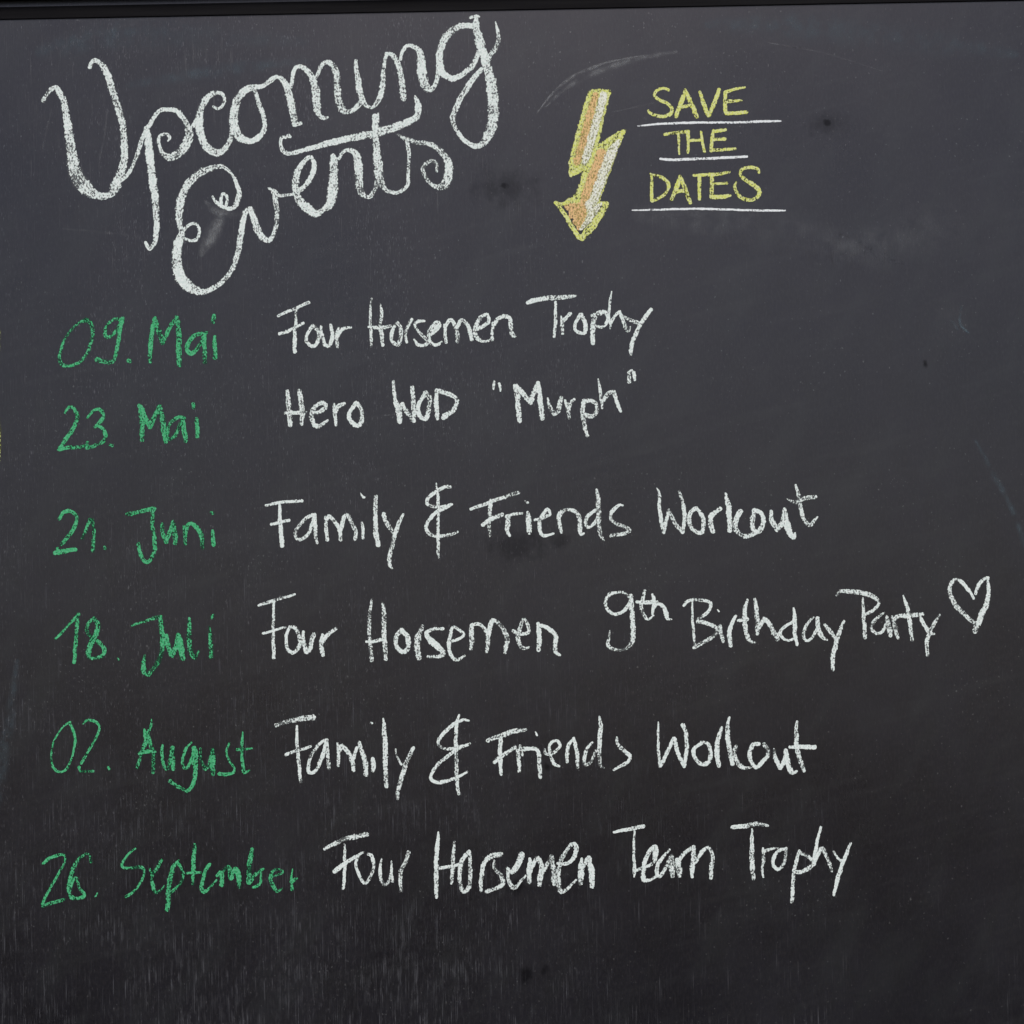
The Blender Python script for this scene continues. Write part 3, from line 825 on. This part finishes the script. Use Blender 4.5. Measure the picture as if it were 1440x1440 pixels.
        "345,215,34 295,270,36 270,360,38 270,460,38 300,540,36 345,490,38 355,390,36 350,290,34 345,210,26",
        "600,238,46 530,250,50 470,300,40 445,400,38 440,530,30",
        "545,290,22 550,350,32 600,410,40 620,470,40 570,510,34 485,540,36",
        "650,350,24 690,380,46 750,300,56 770,235,52|660,360,40 660,430,30 690,500,42 720,505,36 760,460,26 800,410,22",
        "835,275,28 830,370,44 830,460,42|840,380,30 890,270,36 930,320,44 925,400,48 910,485,42|930,400,34 1010,265,44|1010,255,44 1030,370,52 1030,475,42",
        "1060,310,22 1140,310,34 1195,260,38 1210,170,40 1175,160,36 1110,240,38 1075,340,40 1065,450,40 1085,530,48 1130,525,30 1210,445,20",
        "1255,275,28 1250,370,54 1245,470,48|1250,360,50 1310,265,38|1315,265,38 1335,380,52 1340,495,46"])]),
     ("Team", [(W21, [
        "95,145,26 200,125,38 320,100,48 395,87,42|305,130,22 298,260,28 298,400,30 305,520,40 302,595,26",
        "320,535,30 400,500,34 500,450,36 530,340,40 510,285,38 450,350,46 410,440,50 395,530,42 400,620,56 460,630,32 530,590,26|505,300,40 500,430,36",
        "660,322,22 590,400,40 540,480,48 530,570,46 570,590,40 620,500,40 670,400,46|680,385,48 680,480,80 690,595,44",
        "740,425,54 750,500,70 760,585,48|760,420,44 820,350,46 890,300,44|900,295,48 905,400,60 890,500,56 885,595,36|920,450,34 970,370,46 1020,310,40 1060,305,36 1095,380,40 1085,480,50 1075,615,42"])]),
     ("Trophy", [(W22, [
        "140,170,46 260,155,50 400,135,50 505,150,26|342,185,22 342,290,40 340,430,56 345,560,54 355,690,46",
        "452,382,26 460,480,40 445,570,30 455,670,24|460,410,40 530,390,32 605,378,16",
        "690,382,32 620,400,36 570,460,40 555,540,38 600,595,38 650,560,38 680,470,36 690,380,28",
        "820,408,34 790,510,40 765,620,40 755,750,42 745,925,42|830,430,36 910,460,42 950,510,40|975,540,40 900,590,46 830,620,46 775,615,46",
        "1040,165,28 1010,270,32 985,400,40 965,530,36|975,510,44 1040,385,42|1055,375,38 1100,470,40 1150,610,34",
        "1170,412,22 1200,470,30 1245,510,28|1340,330,28 1290,450,42 1245,570,44 1205,700,46 1170,855,30"])])],
]
EVENT_TEXT = ["Four Horsemen Trophy", "Hero WOD Murph", "Family & Friends Workout beside the date in June",
              "Four Horsemen 9th Birthday Party with a heart", "Family & Friends Workout beside the date in August",
              "Four Horsemen Team Trophy"]
for text, words in zip(EVENT_TEXT, EVENTS):
    e = empty("event_name", root)
    e["label"] = "white chalk event name " + text
    for w_text, pieces in words:
        if w_text == "heart":
            word("heart", pieces, WHITE, e, "white chalk outline of a heart", press=0.03)
        else:
            word("word", pieces, WHITE, e, "white chalk " + w_text, press=0.03)

# --- yellow lettering of the next column, cut by the left edge of the picture
PX = (0, 0, 1)
word("chalk_mark", [(PX, ["-2,466,7 -4,490,9 -3,524,5"])], YELLOW, root, "upper yellow chalk mark at the left edge", press=-0.14)
word("chalk_mark", [(PX, ["-3,588,7 -3,615,11 -3,648,7"])], YELLOW, root, "lower yellow chalk mark at the left edge", press=-0.10)

# --- rubbed places
def smudge(strokes, mat, label=None, press=0.0, step=4.0):
    ink = Ink()
    for st in strokes:
        for pts in parse(st, PX):
            ink.stroke(pts, grow=1.0, press=press, step=step, cap=0.4, jitter=0.0)
    o = ink.build("smudge", mat, root)
    if label:
        o["label"] = label
    return o


smudge(["756,158,3 778,131,5 806,108,6 836,95,5 862,86,4 905,78,2", "757,156,2 778,129,3 806,106,4 836,93,4 862,85,3",
        "768,150,4 796,124,9 842,100,13 900,82,12 950,73,7"], DUST, "pale curved wipe mark above the bolt", 0.10)
smudge(["284,356,14 298,330,30 316,300,18"], DUST, "rubbed spot inside the E", 0.02)
smudge(["290,284,8 306,298,18 334,301,12"], DUST, "rubbed tail of the curl in the E", 0.0)
smudge(["1338,452,5 1346,462,6", "1352,432,4 1350,455,6 1362,468,5"], DUST_BLUE, "faint bluish ghost letter at the right", 0.1)
smudge(["905,300,40 1000,308,70 1100,322,80 1180,342,60 1270,388,30", "700,356,30 800,352,44 900,344,30"],
       DUST, "broad wiped arc under the callout", -0.228, 10)
smudge(["1180,350,50 1300,325,90 1440,300,90", "880,385,60 1050,365,110 1200,395,110 1340,450,60"],
       DUST, "broad wiped band at the right", -0.225, 10)
for piece in ("60,72,30 170,48,60 300,52,50 430,58,24", "180,120,14 320,98,30 430,84,14", "1000,34,24 1150,40,60 1330,62,50 1425,76,20"):
    smudge([piece], DUST_BLUE, "greenish haze of wiped chalk along the top", -0.17, 10)
smudge(["1372,620,6 1398,668,12 1425,720,12 1445,780,8"], DUST_BLUE, "greenish sweep near the right edge", -0.12, 6)
smudge(["24,930,10 14,1010,22 2,1080,26 -10,1150,20"], DUST_BLUE, "greenish sweep near the left edge", -0.14, 6)
for piece in ("88,322,3 130,325,5 180,331,3", "860,158,2 905,148,3 940,141,2", "60,210,2 66,180,3 74,150,2", "140,225,3 147,190,4 152,150,2",
              "480,590,2 640,575,3", "1080,60,2 1160,75,3 1240,100,2"):
    smudge([piece], DUST, "thin stray scratch", -0.10, 6)
